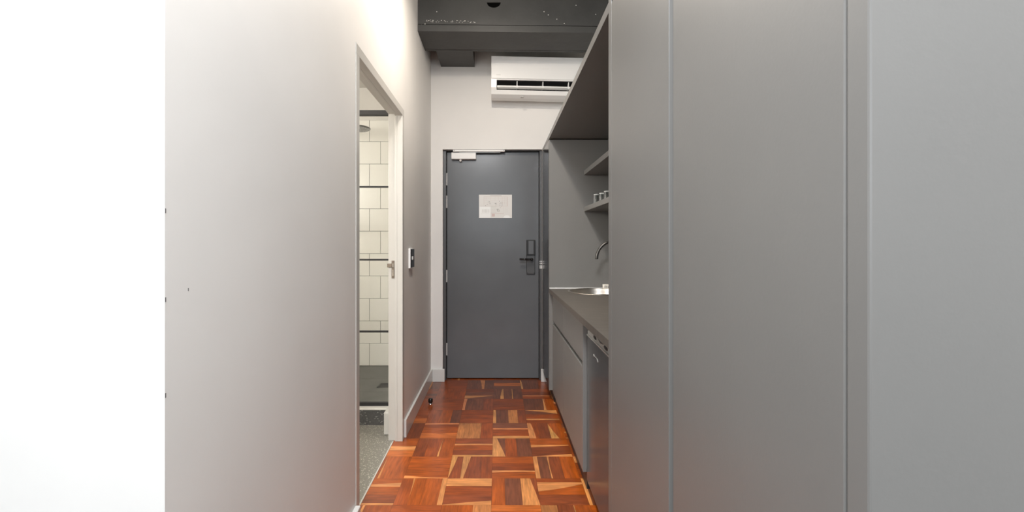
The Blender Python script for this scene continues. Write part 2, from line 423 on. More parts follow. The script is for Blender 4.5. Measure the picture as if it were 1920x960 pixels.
md = beam.modifiers.new('hole', 'BOOLEAN'); md.operation = 'DIFFERENCE'; md.object = cut; md.solver = 'EXACT'
bpy.context.view_layer.update()
dg = bpy.context.evaluated_depsgraph_get()
nm = bpy.data.meshes.new_from_object(beam.evaluated_get(dg)); beam.modifiers.clear(); beam.data = nm
bpy.data.objects.remove(cut)
tag(obj('hole_shade_plug', prism(bmesh.new(), hole, 'y', 3.202, 3.262), M['void'], beam), 'black plug painting the shade inside the half-round hole of the beam')  # black plug paints the dark depth of the cut hole
bm = bmesh.new(); rg = random.Random(5)
def chip(px, py, w, h):
    X = (px - 932) / 812 * 3.193; Z = EYE + (456 - py) * 3.193 / 812
    bx(bm, X - w / 2, X + w / 2, 3.1918, 3.1935, Z - h / 2, Z + h / 2)
for k in range(34):
    px = 800 + 90 * rg.random() ** 1.3
    chip(px, 38.5 + rg.uniform(-1.2, 2.5) + (px - 800) * .02, rg.uniform(.003, .012), rg.uniform(.0015, .004))
for px, py in ((819, 22), (1020, 22), (1028, 28), (1044, 36), (1058, 44), (1117, 27), (1080, 10), (790, 47), (797, 45)): chip(px, py, .006, .006)
tag(obj('paint_chip', bm, M['base'], beam), 'pale paint chips along the crack of the beam')['kind'] = 'stuff'
bm = bmesh.new()
prism(bm, [(-0.495, 2.782), (-0.198, 2.779), (-0.198, ZC), (-0.495, ZC)], 'y', 3.50, YE + .02)
structure('trim_2', bm, M['ceil'], 'short dark grey stub of beam reaching the end wall left of the air conditioner', 'beam')

# bathroom shell
structure('floor_bathroom', bx(bmesh.new(), -2.3, -0.641, YC + .1, 2.92, -.05, -0.001), M['terrazzo'], 'speckled grey terrazzo floor inside the bathroom doorway', 'floor')
structure('trim_3', bx(bmesh.new(), -0.645, -0.638, DO0, DO1, -.01, 0.002), M['white_trim'], 'thin pale threshold line between the parquet and the terrazzo', 'threshold')
structure('wall_bathroom', bx(bmesh.new(), -2.3, XLB, YB + .01, YB + .12, -.1, 2.75), M['plaster'], 'beige plaster wall above the shower tiles', 'wall')
structure('wall_bathroom_left', bx(bmesh.new(), -2.4, -2.3, YC + .1, YB + .12, -.1, 2.75), M['plaster'], 'left wall of the bathroom', 'wall')
structure('wall_bathroom_right', bx(bmesh.new(), XLB - .004, XLB + .004, YE, YB + .12, -.1, 2.75), M['plaster'], 'right return wall of the shower', 'wall')
structure('ceiling_bathroom', bx(bmesh.new(), -2.4, XLB, YC + .1, YB + .12, 2.66, 2.75), M['plaster'], 'ceiling of the bathroom', 'ceiling')
# shower tiles: half bond, modelled tile by tile in one wall sheet
bm = bmesh.new(); P = 0.2069; g = 0.0016; zb = 0.0915
bx(bm, -2.3, XLB - .004, YB + .002, YB + .012, zb - .05, zb + 11 * P - 0.01, mi=1)
for rr in range(11):
    offs = (692.9 - 932) / 812 * YB if rr % 2 == 0 else (713.8 - 932) / 812 * YB
    k = -9
    while True:
        xa = offs + k * P; xb = xa + P
        if xa > XLB - .004: break
        if xb > -2.3:
            bx(bm, max(xa, -2.3) + g, min(xb, XLB - .004) - g, YB - .004, YB + .006, zb + rr * P + g, min(zb + (rr + 1) * P, zb + 11 * P - .01) - g, 0.0012, 1)
        k += 1
structure('wall_shower', bm, [M['tile'], M['grout']], 'white square shower tiles with thin dark grout lines', 'wall')
bm = bmesh.new(); zf = 0.088
for (ya, yb) in ((3.03, 3.30), (3.303, 3.62), (3.623, YB)): 
    for (xa, xb) in ((-2.3, -1.35), (-1.347, XLB - .004)): bx(bm, xa, xb, ya, yb, -.05, zf)
structure('floor_shower', bm, M['showerfloor'], 'dark grey tiled shower floor behind the kerb', 'floor')
kerb = structure('trim_4', bx(bmesh.new(), -2.3, XLB - .002, 2.91, 3.03, -.05, 0.100, .003), M['terrazzo_dark'], 'dark speckled shower kerb with a pale top edge', 'kerb')
box('kerb_cap', -2.3, XLB - .002, 2.905, 3.03, 0.1002, 0.112, M['plaster'], kerb, .003)
structure('trim_5', bx(bmesh.new(), -0.722, XLB, 2.755, 2.905, 0, 0.145, .008), M['white_trim'], 'small white skirting end beside the shower kerb', 'trim')

# bathroom door frame
fr = thing('trim_6', (XL, (DO0 + DO1) / 2, 0), 'white bathroom door frame with flat architrave on the left wall', 'door frame', kind='structure')
aw = 0.043; xf = XL + 0.003
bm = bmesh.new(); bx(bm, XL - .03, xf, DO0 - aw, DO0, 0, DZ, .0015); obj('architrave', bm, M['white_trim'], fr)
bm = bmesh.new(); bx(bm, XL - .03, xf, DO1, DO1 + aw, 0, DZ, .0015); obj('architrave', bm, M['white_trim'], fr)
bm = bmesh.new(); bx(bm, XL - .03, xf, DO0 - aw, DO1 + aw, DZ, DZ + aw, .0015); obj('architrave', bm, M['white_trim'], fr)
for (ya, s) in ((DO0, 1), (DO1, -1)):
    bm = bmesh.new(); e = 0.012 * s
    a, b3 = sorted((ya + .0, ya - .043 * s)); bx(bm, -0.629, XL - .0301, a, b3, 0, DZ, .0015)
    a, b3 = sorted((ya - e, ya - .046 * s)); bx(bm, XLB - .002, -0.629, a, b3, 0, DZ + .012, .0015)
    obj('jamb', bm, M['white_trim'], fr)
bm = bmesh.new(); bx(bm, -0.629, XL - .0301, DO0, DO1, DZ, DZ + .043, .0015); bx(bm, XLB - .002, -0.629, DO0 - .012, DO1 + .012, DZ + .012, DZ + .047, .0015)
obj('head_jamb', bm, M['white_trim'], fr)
# strike plate with its curled lip, in the rebate of the far jamb
yp = DO1 + .012
bm = bmesh.new(); bx(bm, -0.653, -0.635, yp - .0025, yp + .001, 1.004, 1.114, .0008)
bx(bm, -0.680, -0.650, yp - .005, yp - .001, 1.072, 1.096, .001)
sp = tag(obj('strike_plate', bm, M['bronze'], fr), 'worn bronze strike plate with a lip')
bm = bmesh.new(); bx(bm, -0.648, -0.640, yp - .004, yp - .0022, 1.073, 1.097, .001); bx(bm, -0.648, -0.640, yp - .004, yp - .0022, 1.018, 1.058, .001)
tag(obj('latch_hole', bm, M['steel'], sp), 'pale latch recess')

# baseboards
bm = bx(bmesh.new(), XL, XL + .015, DO1 + aw + .008, YE, 0, .112, .003); structure('baseboard_left', bm, M['base'], 'white baseboard along the left wall beyond the bathroom door', 'baseboard')
bm = bx(bmesh.new(), XL, XL + .022, YC, DO0 - aw - .002, 0, .140, .004); structure('baseboard_left_near', bm, M['base'], 'white baseboard end at the bottom of the near left wall', 'baseboard')
bm = bx(bmesh.new(), XL + .015, -0.462, YE - .018, YE, 0, .112, .003); structure('baseboard_end', bm, M['base'], 'short white baseboard block left of the entry door', 'baseboard')
bm = bx(bmesh.new(), .388, .447, YE - .018, YE, 0, .112, .003); structure('baseboard_right', bm, M['base'], 'short white baseboard block right of the entry door', 'baseboard')
bm = bx(bmesh.new(), -3.2, XL, YC - .015, YC, 0, .118, .003); structure('baseboard_front', bm, M['base'], 'white baseboard below the bright wall at far left', 'baseboard')

# ------------------------------------------------------------------ entry door
YD = 3.90
dr = thing('door_1', (-.04, YD, 0), 'dark grey entry door at the end of the corridor', 'door', kind='structure')
bm = bx(bmesh.new(), -.4505, .3745, YD, YD + .045, .008, 2.042, .0015); leaf = obj('door_leaf', bm, M['door'], dr)
bm = bmesh.new()
bx(bm, -.481, -.455, YD - .035, YD + .07, 0, 2.052, .002); bx(bm, .379, .400, YD - .035, YD + .07, 0, 2.052, .002); bx(bm, -.455, .379, YD - .035, YD + .07, 2.0455, 2.052, .001)
bx(bm, -.455, .379, YD + .046, YD + .07, 0, 2.05)
bx(bm, .387, .3925, YD - .040, YD - .034, 0, 2.045, .001)
obj('door_frame', bm, M['frame'], dr)
for (ya, yb) in ((324.7, 347.5), (367, 390), (506, 529), (643, 666)):
    z1, z0 = EYE - (ya - 456) * YD / 812, EYE - (yb - 456) * YD / 812
    bm = bmesh.new(); cyl(bm, (-.4525, YD - .004, (z0 + z1) / 2), .0045, z1 - z0, n=12)
    for zz in (z0 + (z1 - z0) * .33, z0 + (z1 - z0) * .67): cyl(bm, (-.4525, YD - .004, zz), .0052, .003, n=12)
    tag(obj('hinge', bm, M['white_metal'], dr), 'silver butt hinge')
# closer
bm = bx(bmesh.new(), -.407, -.188, YD - .045, YD, 1.972, 2.031, .003); cl_ = tag(obj('door_closer', bm, M['white_metal'], dr), 'white overhead door closer')
bm = bmesh.new(); cyl(bm, (-.327, YD - .023, 1.964), .011, .016); cyl(bm, (-.327, YD - .023, 1.955), .006, .008); obj('spindle_cap', bm, M['white_metal'], cl_)
bm = bx(bmesh.new(), -.391, .068, YD - .062, YD - .036, 2.0345, 2.0525, .002); tr = tag(obj('slide_track', bm, M['white_metal'], dr), 'white slide track over the closer')
bm = bmesh.new(); bx(bm, -.335, .03, YD - .050, YD - .040, 2.0285, 2.034, .001); cyl(bm, (-.327, YD - .03, 2.031), .008, .008); obj('closer_arm', bm, M['silver'], cl_)
for xx in (-.380, .056): obj('screw', cyl(bmesh.new(), (xx, YD - .063, 2.0435), .003, .003, 'y', 10), M['ink_dark'], tr)
# lock
bm = bx(bmesh.new(), .264, .341, YD - .012, YD, .943, 1.251, .002)
bx(bm, .2665, .3385, YD - .0135, YD - .010, .9465, 1.113, .001, mi=1)
lk = tag(obj('lock_plate', bm, [M['black'], M['frame']], dr), 'black electronic lock plate')
bm = bmesh.new()
bx(bm, .263, .342, YD - .024, YD - .012, 1.115, 1.252, .003); ck = tag(obj('card_reader', bm, M['black'], lk), 'black card reader box')
bm = bx(bmesh.new(), .281, .327, YD - .0255, YD - .0235, 1.124, 1.243, .0008); tag(obj('reader_window', bm, M['door'], ck), 'grey reader window')
bm = bmesh.new(); cyl(bm, (.310, YD - .03, 1.078), .013, .04, 'y'); tube(bm, [(.310, YD - .055, 1.078), (.29, YD - .058, 1.078), (.25, YD - .06, 1.079), (.20, YD - .058, 1.080)], .0095)
bmesh.ops.create_icosphere(bm, subdivisions=2, radius=.0125, matrix=Matrix.Translation((.310, YD - .055, 1.078)))
tag(obj('door_handle', bm, M['black_gloss'], lk, smooth=True), 'black lever handle')
for xx in (.272, .333): obj('screw', cyl(bmesh.new(), (xx, YD - .014, .955), .0035, .003, 'y', 12), M['black'], lk)
bm = bmesh.new()
for (za, zb2) in ((489, 491.2), (492.6, 495), (497.4, 503.6)):
    bx(bm, .3805, .3985, YD - .0375, YD - .035, EYE - (zb2 - 456) * 3.87 / 812, EYE - (za - 456) * 3.87 / 812, .0005)
tag(obj('strike_plate', bm, M['white_plastic'], dr), 'bright metal strike plate on the frame edge')

# ------------------------------------------------------------------ notice on the door
yp = YD - .0012
nt_ = thing('evacuation_plan', (-.0145, YD, 1.448), 'white landscape sheet with a faint floor plan, fixed to the grey entry door', 'notice')
box('sheet', -.163, .134, yp, YD - .0002, 1.448, 1.659, M['paper'], nt_)
def pxq(bm, u0, u1, v0, v1, dy=.0006):   # in units of the sheet's zoomed view: 250..1098 by 205..805
    X = lambda u: -.163 + (u - 250) / 848 * .297
    Z = lambda v: 1.659 - (v - 205) / 600 * .211
    bx(bm, X(u0), X(u1), yp - dy, yp - .0001, Z(v1), Z(v0))
MI = {'panel': 0, 'pale': 1, 'pink': 2, 'ink': 3, 'red': 4, 'green': 5}
bm = bmesh.new(); _px = pxq
def pxq(bm, u0, u1, v0, v1, dy=.0006, mi=0):
    n0 = len(bm.faces); _px(bm, u0, u1, v0, v1, dy); bm.faces.ensure_lookup_table()
    for f in bm.faces[n0:]: f.material_index = mi
pxq(bm, 262, 548, 512, 795, .0003, 0); pxq(bm, 530, 830, 222, 240, .0006, 1)
for q in ((375, 985, 258, 264), (976, 985, 258, 500), (375, 380, 258, 470), (280, 985, 494, 499)): pxq(bm, *q, mi=2)
for u in (430, 545, 660, 745, 850, 900, 945): pxq(bm, u, u + 3, 264, 350 if u < 800 else 440, mi=2)
for v in (300, 350, 400, 440): pxq(bm, 390, 975, v, v + 2.5, mi=2)
rg = random.Random(3)
for (u, v, q) in [(490, 390, 14), (505, 425, 16), (540, 420, 14), (455, 450, 9), (410, 470, 12), (520, 380, 8), (670, 425, 26), (690, 455, 12), (765, 370, 16), (790, 440, 15), (800, 410, 10), (780, 480, 12), (830, 420, 8), (820, 500, 9), (800, 540, 14), (735, 580, 20), (745, 625, 10)]:
    for k in range(3):
        a, b4 = rg.uniform(-q, q), rg.uniform(-q, q); pxq(bm, u + a, u + a + rg.uniform(4, 10), v + b4, v + b4 + rg.uniform(4, 16), .0008, 3)
pxq(bm, 655, 700, 425, 436, .0008, 3); pxq(bm, 705, 755, 572, 584, .0008, 3); pxq(bm, 845, 850, 380, 490, .0008, 3)
for v in (505, 540, 580, 620, 660): pxq(bm, 555, 700, v, v + 3, mi=5 if v < 560 else 1)
for u in (880, 930, 970): pxq(bm, u, u + 3, 520, 680, mi=1)
for u in (715, 760): pxq(bm, u, u + 26, 590, 640, mi=1)
for u in (580, 600, 625, 640): pxq(bm, u, u + 9, 700, 765, mi=4)
pxq(bm, 556, 890, 690, 694, mi=4)
for u in (340, 375, 420, 450, 500): pxq(bm, u, u + 12, 580, 665, .0008, 1)
pxq(bm, 300, 520, 690, 693, .0008, 1)
tag(obj('plan_print', bm, [M['paper_white'], M['ink_pale'], M['ink_pink'], M['ink'], M['ink_red'], M['ink_green']], nt_), 'faint printed floor plan with a bright white key panel')
bm = bmesh.new(); pts = [(-.163 + (965 + 90 * math.cos(t) - 250) / 848 * .297, 1.659 - (805 - 75 * math.sin(t) - 205) / 600 * .211) for t in [PI * k / 14 for k in range(15)]]
pts = [(min(x, .134), z) for x, z in pts] + [(-.163 + (910 - 250) / 848 * .297, 1.445), (-.163 + (1025 - 250) / 848 * .297, 1.445)][::-1][::-1][:0]
prism(bm, pts, 'y', yp - .0009, yp - .0001); tag(obj('torn_tape', bm, M['paper_white'], nt_), 'white piece of tape at the bottom edge')

# ------------------------------------------------------------------ air conditioner
ay = 3.625
ac = thing('air_conditioner', (.345, YE, 2.46), 'white split air conditioner high on the end wall with its slot open', 'air conditioner')
def acz(z, x): return z - 0.022 * (x + .049)
def slope(bm):
    for v in bm.verts: v.co.z -= 0.022 * (v.co.x + .049)
    return bm
xa, xb = -.049, .755
prof = [(YE, 2.50), (YE, 2.795), (3.66, 2.795), (ay, 2.783), (ay - .004, 2.70), (ay - .002, 2.592), (ay + .03, 2.586), (ay + .10, 2.560), (ay + .10, 2.535), (ay + .014, 2.512), (ay + .028, 2.480), (ay + .07, 2.462), (ay + .14, 2.462)]
bm = bmesh.new(); prism(bm, prof, 'x', xa + .045, xb - .045)
obj('body', slope(bm), M['white_plastic'], ac)
endp = [(YE, 2.50), (YE, 2.795), (3.66, 2.795), (ay, 2.783), (ay - .004, 2.70), (ay - .002, 2.592), (ay + .004, 2.53), (ay + .028, 2.480), (ay + .07, 2.462), (ay + .14, 2.462)]
for (p, q) in ((xa, xa + .0451), (xb - .0451, xb)):
    bm = bmesh.new(); prism(bm, endp, 'x', p, q); obj('end_cap', slope(bm), M['white_plastic'], ac)
bm = bmesh.new(); bx(bm, xa + .002, xb - .002, ay - .010, ay - .0042, 2.60, 2.786, .003); obj('front_panel', slope(bm), M['white_plastic'], ac)
bm = bmesh.new(); prism(bm, [(ay + .006, 2.591), (ay + .006, 2.5885), (ay + .03, 2.584), (ay + .098, 2.558), (ay + .098, 2.532), (ay + .105, 2.532), (ay + .105, 2.566), (ay + .03, 2.590)], 'x', xa + .0455, xb - .0455); tag(obj('outlet_shade_lining', slope(bm), M['black'], ac), 'black lining painting the shade inside the air outlet')  # black lining added so the lit recess reads as shaded
bm = bmesh.new(); bx(bm, xa + .05, xb - .05, ay + .002, ay + .045, 2.531, 2.5375, .002); bx(bm, xa + .05, xb - .05, ay + .002, ay + .006, 2.530, 2.546, .001); obj('louvre', slope(bm), M['white_plastic'], ac)
for xx in (.168, .385, .6):
    bm = bmesh.new(); bx(bm, xx - .003, xx + .003, ay + .004, ay + .08, 2.54, 2.586, .001); bx(bm, xx - .008, xx + .008, ay + .000, ay + .012, 2.528, 2.547, .002); obj('louvre_bracket', slope(bm), M['white_plastic'], ac)
for k in range(24):
    xx = xa + .06 + k * .029
    bm = bmesh.new(); bx(bm, xx, xx + .0015, ay + .05, ay + .084, 2.54, 2.566); tag(obj('vane', slope(bm), M['drain'], ac), 'dark vertical vane')
bm = bmesh.new()
for k, wdt in enumerate((.004, .003, .005, .003, .004, .004)): bx(bm, -.006 + k * .0062, -.006 + k * .0062 + wdt, ay - .0108, ay - .0098, 2.626, 2.6305)
tag(obj('brand_lettering', slope(bm), M['logo'], ac), 'tiny grey lettering on the front panel')
bm = bmesh.new()
for k in range(6): bx(bm, .372 + k * .011, .379 + k * .011, ay - .0108, ay - .0098, 2.685, 2.6875)
tag(obj('display_mark', slope(bm), M['white_metal'], ac), 'faint pale display marks')
bm = bmesh.new(); bx(bm, .2, .225, ay + .025, ay + .05, 2.4595, 2.4650); tag(obj('bottom_clip', slope(bm), M['logo'], ac), 'small grey clip under the body')

# ------------------------------------------------------------------ wall control
sw = thing('wall_control', (XL, 2.913, 1.056), 'white wall control with glossy black face beside the bathroom door', 'control panel')
bm = bx(bmesh.new(), XL, XL + .013, 2.860, 2.967, 1.056, 1.187, .002); obj('backplate', bm, M['white_plastic'], sw)
bm = bmesh.new(); bx(bm, XL + .0128, XL + .019, 2.863, 2.966, 1.059, 1.184, .003); fp = tag(obj('face_panel', bm, M['black_gloss'], sw), 'glossy black face')
bm = bmesh.new(); bx(bm, XL + .0188, XL + .0225, 2.885, 2.915, 1.112, 1.134, .001); tag(obj('button', bm, M['white_plastic'], fp), 'white push button')
bm = bmesh.new(); cyl(bm, (XL + .0205, 2.940, 1.118), .009, .004, 'x', 16); tag(obj('dial', bm, M['chrome'], fp), 'small silver dial')

# door stop on the floor
ds = thing('door_stop', (-.505, 3.286, 0), 'small black and chrome door stop on the parquet by the left baseboard', 'door stop')
obj('base', lathe(bmesh.new(), [(0, 0), (.014, 0), (.014, .004), (.010, .006), (.010, .016), (0, .016)], (-.505, 3.286, 0), 24), M['chrome'], ds, smooth=True)
obj('rubber_cap', lathe(bmesh.new(), [(0, .0155), (.0165, .0155), (.0175, .020), (.0175, .036), (.0150, .042), (.008, .0445), (0, .045)], (-.505, 3.286, 0), 24), M['rubber'], ds, smooth=True)

# ------------------------------------------------------------------ joinery on the right
# full-height panel between the end wall and the kitchenette
bm = bx(bmesh.new(), XR, XR + .018, 3.366, YE - .0005, .105, 2.022); sidep = tag(obj('filler_panel', bm, M['gloss_dark'], None, (XR, 3.6, .105)), 'dark glossy filler panel between the entry door and the kitchenette', 'panel')
box('kickboard', .440, .455, 3.366, YE - .0185, 0, .1045, M['kick'], sidep)
# kitchenette end gable
gb = tag(box('end_panel', XR, XW - .001, 3.330, 3.365, .092, 2.018, M['joinery'], None, .001, (.7, 3.348, .092)), 'tall grey end panel at the far side of the kitchenette', 'panel')
box('kickboard', .440, .455, 3.332, 3.363, 0, .0918, M['kick'], gb)
# overhead panel, its front edge a little higher towards the wardrobe
bm = bmesh.new()
def ztop(y): return 2.052 + (YE - y) / (YE - 1.556) * .034
def zbot(y): return 2.019 + (YE - y) / (YE - 1.556) * .030
vs = []
for y in (1.5562, YE - .0005):
    for x in (XR, XW - .001):
        vs += [bm.verts.new((x, y, zbot(y))), bm.verts.new((x, y, ztop(y)))]
a = vs
for q in ((0, 1, 3, 2), (4, 5, 7, 6), (0, 1, 5, 4), (2, 3, 7, 6), (1, 3, 7, 5), (0, 2, 6, 4)): bm.faces.new([a[i] for i in q])
tag(obj('overhead_panel', bm, M['joinery'], None, (.7, 2.7, 2.019)), 'long grey overhead panel above the kitchenette, open to the ceiling above', 'panel')
# back panel of the niche
tag(box('back_panel', XW - .012, XW - .001, 1.556, 3.3295, .86, 2.022, M['joinery'], None, 0, (XW, 2.4, .86)), 'grey back panel behind the kitchenette shelves', 'panel')

# wardrobe
wd = thing('wardrobe', (.7, 1.0, 0), 'tall grey two-door wardrobe along the right side of the corridor', 'wardrobe')
XWD = XW - .002
box('side_panel', XR, XWD, .465, .4965, .0, 2.12, M['joinery'], wd, .0028)
box('side_panel', XR, XWD, 1.518, 1.5555, .0, 2.12, M['joinery'], wd, .0015)
box('door', XR, XR + .018, 1.0085, 1.5165, .10, 2.062, M['joinery'], wd, .0012)
box('door', XR, XR + .018,   .4985, .9845, .10, 2.062, M['joinery'], wd, .0018)
box('top_panel', XR + .002, XWD, .4966, 1.5179, 2.072, 2.11, M['joinery'], wd)
box('divider', XR + .0195, XWD, .985, 1.003, .10, 2.071, M['joinery_dark'], wd)
box('kickboard', XR + .03, XR + .045, .4966, 1.5179, .0, .098, M['kick'], wd)
box('back', XWD - .01, XWD - .001, .4966, 1.5179, .0, 2.071, M['joinery_dark'], wd)

# worktop
XF = .427
sx_, sy_, sr = .722, 3.108, .213
CT0, CT1 = .842, .874
bm = bmesh.new()
y0, y1 = 1.5562, 3.3295; x0, x1 = XR, XW - .0125; n = 48; hr = sr - .012
circ = [(sx_ + hr * math.cos(2 * PI * i / n), sy_ + hr * math.sin(2 * PI * i / n)) for i in range(n)]
def onrect(i):
    t = 2 * PI * i / n; c, s = math.cos(t), math.sin(t)
    k = min(((x1 - sx_) / c if c > 1e-9 else (x0 - sx_) / c if c < -1e-9 else 1e9), ((y1 - sy_) / s if s > 1e-9 else (y0 - sy_) / s if s < -1e-9 else 1e9))
    return (sx_ + c * k, sy_ + s * k)
for z, flip in ((CT1, False), (CT0, True)):
    Ci = [bm.verts.new((x, y, z)) for x, y in circ]; Ri = [bm.verts.new((*onrect(i), z)) for i in range(n)]
    corners = [(x1, y1), (x0, y1), (x0, y0), (x1, y0)]
    Cv = {c: bm.verts.new((*c, z)) for c in corners}
    for i in range(n):
        j = (i + 1) % n
        A0, A1 = onrect(i), onrect(j); f = [Ri[i], Ri[j], Ci[j], Ci[i]]
        if abs(A0[0] - A1[0]) > 1e-6 and abs(A0[1] - A1[1]) > 1e-6:
            c = min(corners, key=lambda c: abs(c[0] - A0[0]) + abs(c[1] - A1[1]) if (abs(c[0] - A0[0]) < 1e-6 and abs(c[1] - A1[1]) < 1e-6) else (0.5 if (abs(c[0] - A1[0]) < 1e-6 and abs(c[1] - A0[1]) < 1e-6) else 9))
            f = [Ri[i], Cv[c], Ri[j], Ci[j], Ci[i]]
        bm.faces.new(f)
    if not flip: topC, topR, topX = Ci, Ri, Cv
    else:
        for i in range(n): j = (i + 1) % n; bm.faces.new((topC[i], topC[j], Ci[j], Ci[i]))
for (p, q) in (((x0, y0), (x1, y0)), ((x1, y0), (x1, y1)), ((x1, y1), (x0, y1)), ((x0, y1), (x0, y0))):
    bm.faces.new([bm.verts.new((*p, CT0)), bm.verts.new((*q, CT0)), bm.verts.new((*q, CT1)), bm.verts.new((*p, CT1))])
ct = tag(obj('countertop', bm, M['counter'], None, (.7, 2.4, CT0)), 'dark brown-grey worktop of the kitchenette with a round sink set in', 'worktop')
tag(box('sealant_strip', XR + .002, XW - .013, 3.3235, 3.3294, CT1, CT1 + .006, M['white_plastic'], ct), 'white sealant line along the back of the worktop')
# sink
sk = thing('sink', (sx_, sy_, CT1), 'round stainless steel sink set into the worktop', 'sink')
obj('rim', lathe(bmesh.new(), [(sr - .016, .0005), (sr, .0005), (sr, .003), (sr - .004, .0055), (sr - .013, .0055), (sr - .018, .001)], (sx_, sy_, CT1), 64), M['steel'], sk, smooth=True)
obj('bowl', lathe(bmesh.new(), [(sr - .016, .004), (sr - .022, -.02), (sr - .035, -.12), (sr - .06, -.15), (.05, -.158), (.02, -.16), (.02, -.163), (.055, -.162), (sr - .055, -.154), (sr - .03, -.122), (sr - .018, -.02), (sr - .0135, .002)], (sx_, sy_, CT1), 64), M['steel'], sk, smooth=True)
obj('waste', lathe(bmesh.new(), [(0, -.157), (.03, -.157), (.034, -.155), (.03, -.159), (0, -.162)], (sx_, sy_, CT1), 32), M['chrome'], sk, smooth=True)
# faucet
fc = thing('faucet', (.965, 3.10, CT1), 'dark gunmetal curved faucet reaching over the sink', 'tap')
pts = [(.713, 3.10, 1.108)] + [(.839 - .126 * math.cos(t), 3.10, 1.112 + .126 * math.sin(t)) for t in [PI * k / 24 for k in range(0, 25)]] + [(.965, 3.10, 1.02), (.965, 3.10, CT1 + .01)]
obj('spout', tube(bmesh.new(), pts, .0105, 18), M['gunmetal'], fc, smooth=True)
obj('base', lathe(bmesh.new(), [(0, .0006), (.026, .0006), (.026, .006), (.020, .012), (.020, .05), (.0, .05)], (.965, 3.10, CT1), 32), M['gunmetal'], fc)
obj('lever', tube(bmesh.new(), [(.965, 3.08, .905), (.965, 3.03, .925)], .006, 12), M['gunmetal'], fc)
# soap
bm = bmesh.new(); bx(bm, .806, .872, 3.288, 3.318, CT1 + .0005, CT1 + .036, .007, 3)
for v in bm.verts: v.co += Vector((random.uniform(-.002, .002), 0, random.uniform(-.002, .001) if v.co.z > CT1 + .01 else 0))
sp_ = tag(obj('soap_packet', bm, M['soap'], None, (.839, 3.30, CT1)), 'small crumpled off-white soap packet at the back edge of the sink', 'soap')
bm = bmesh.new()
for k in range(3): bx(bm, .816 + k * .012, .823 + k * .012, 3.2868, 3.288, CT1 + .010, CT1 + .026 - k * .003)
tag(obj('print', bm, M['ink'], sp_), 'faint grey print')

# shelves
for zt in (1.78, 1.50):
    s = thing('shelf', (.84, 2.45, zt - .034), 'upper empty grey shelf on the kitchenette wall' if zt > 1.6 else 'lower grey shelf holding the drinking glasses', 'shelf', 'grey wall shelves')
    box('board', .668, XW - .0125, 1.5562, 3.3293, zt - .034, zt, M['joinery'], s, .001)
# glasses
def tumbler(c, r, h, label):
    t = tag(obj('drinking_glass', lathe(bmesh.new(), [(0, 0), (r * .80, 0), (r * .86, .004), (r, h), (r - .0022, h), (r * .78, .012), (0, .011)], c, 32), M['glass'], None, c, smooth=True), label, 'glass', 'glasses on the lower shelf')
    for nm_, z0, z1, w_ in (('rim', h - .006, h + .0004, .0030), ('foot', 0.0004, .010, r * .84)):
        if nm_ == 'rim': pr = [(r + .0004, z0), (r + .0006, z1), (r - w_, z1), (r - w_, z0), (r + .0004, z0)]
        else: pr = [(0, z0 + .0005), (w_, z0 + .0005), (w_ + .0004, z1), (0, z1)]
        tag(obj(nm_, lathe(bmesh.new(), pr, c, 32), M['glass_highlight'], t, smooth=True), 'painted highlight on the glass ' + nm_)
    for a_ in (2.6, 3.9):      # painted white streaks in place of highlights on the glass
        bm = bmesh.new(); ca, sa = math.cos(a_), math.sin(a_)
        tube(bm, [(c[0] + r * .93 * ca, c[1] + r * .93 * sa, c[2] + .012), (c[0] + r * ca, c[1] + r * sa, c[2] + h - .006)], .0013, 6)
        tag(obj('glint', bm, M['glass_highlight'], t), 'painted vertical facet')
    return t
tumbler((.7330, 3.20, 1.5), .0190, .083, 'clear drinking glass standing first from the left on the lower shelf')
tumbler((.7560, 3.12, 1.5), .0190, .083, 'clear drinking glass standing second from the left on the lower shelf')
tumbler((.7760, 3.06, 1.5), .0200, .090, 'clear drinking glass standing third from the left, half hidden by the wardrobe edge')

# base cabinet with drawers over doors
bc = thing('base_cabinet', (.7, 2.75, 0), 'grey kitchenette base cabinet with two drawers over two doors', 'cabinet')
YM, YN = 2.785, 2.172
bm = bmesh.new()
bx(bm, XF + .0195, XW - .013, YN - .018, 3.3290, .10, .118); bx(bm, XW - .03, XW - .013, YN - .018, 3.3290, .118, .8415)
bx(bm, XF + .0195, XW - .03, YN - .018, YN - .001, .118, .8415); bx(bm, XF + .0195, XF + .10, YN, 3.3290, .60, .63)
obj('carcass', bm, M['joinery_dark'], bc)
box('side_panel', XF, XF + .0193, YN - .0185, YN - .0008, .084, .8415, M['joinery'], bc, .0008)
for (p, q) in ((YN, YM - .0012), (YM + .0012, 3.3285)):
    box('drawer_front', XF, XF + .018, p, q, .630, .838, M['joinery'], bc, .0008)
    box('door', XF, XF + .018, p, q, .084, .604, M['joinery'], bc, .0008)
tag(box('slot_shade_strip', XF + .017, XF + .0192, YN, 3.3285, .606, .628, M['kick'], bc), 'black strip painting the shade in the finger gap between drawers and doors')  # black strip deepens the shade of the gap by colour
box('kickboard', .447, .462, YN - .018, 3.3290, 0, .0835, M['kick'], bc)

# bar fridge
fg = thing('bar_fridge', (.72, 1.86, 0), 'dark steel bar fridge under the worktop beside the wardrobe', 'fridge')
FXF = .4455; fy0, fy1 = 1.560, 2.150
box('body', FXF + .045, XW - .02, fy0 + .004, fy1 - .004, .012, .80, M['fridge'], fg, .003)
box('door', FXF, FXF + .043, fy0, fy1, .045, .766, M['fridge'], fg, .004)
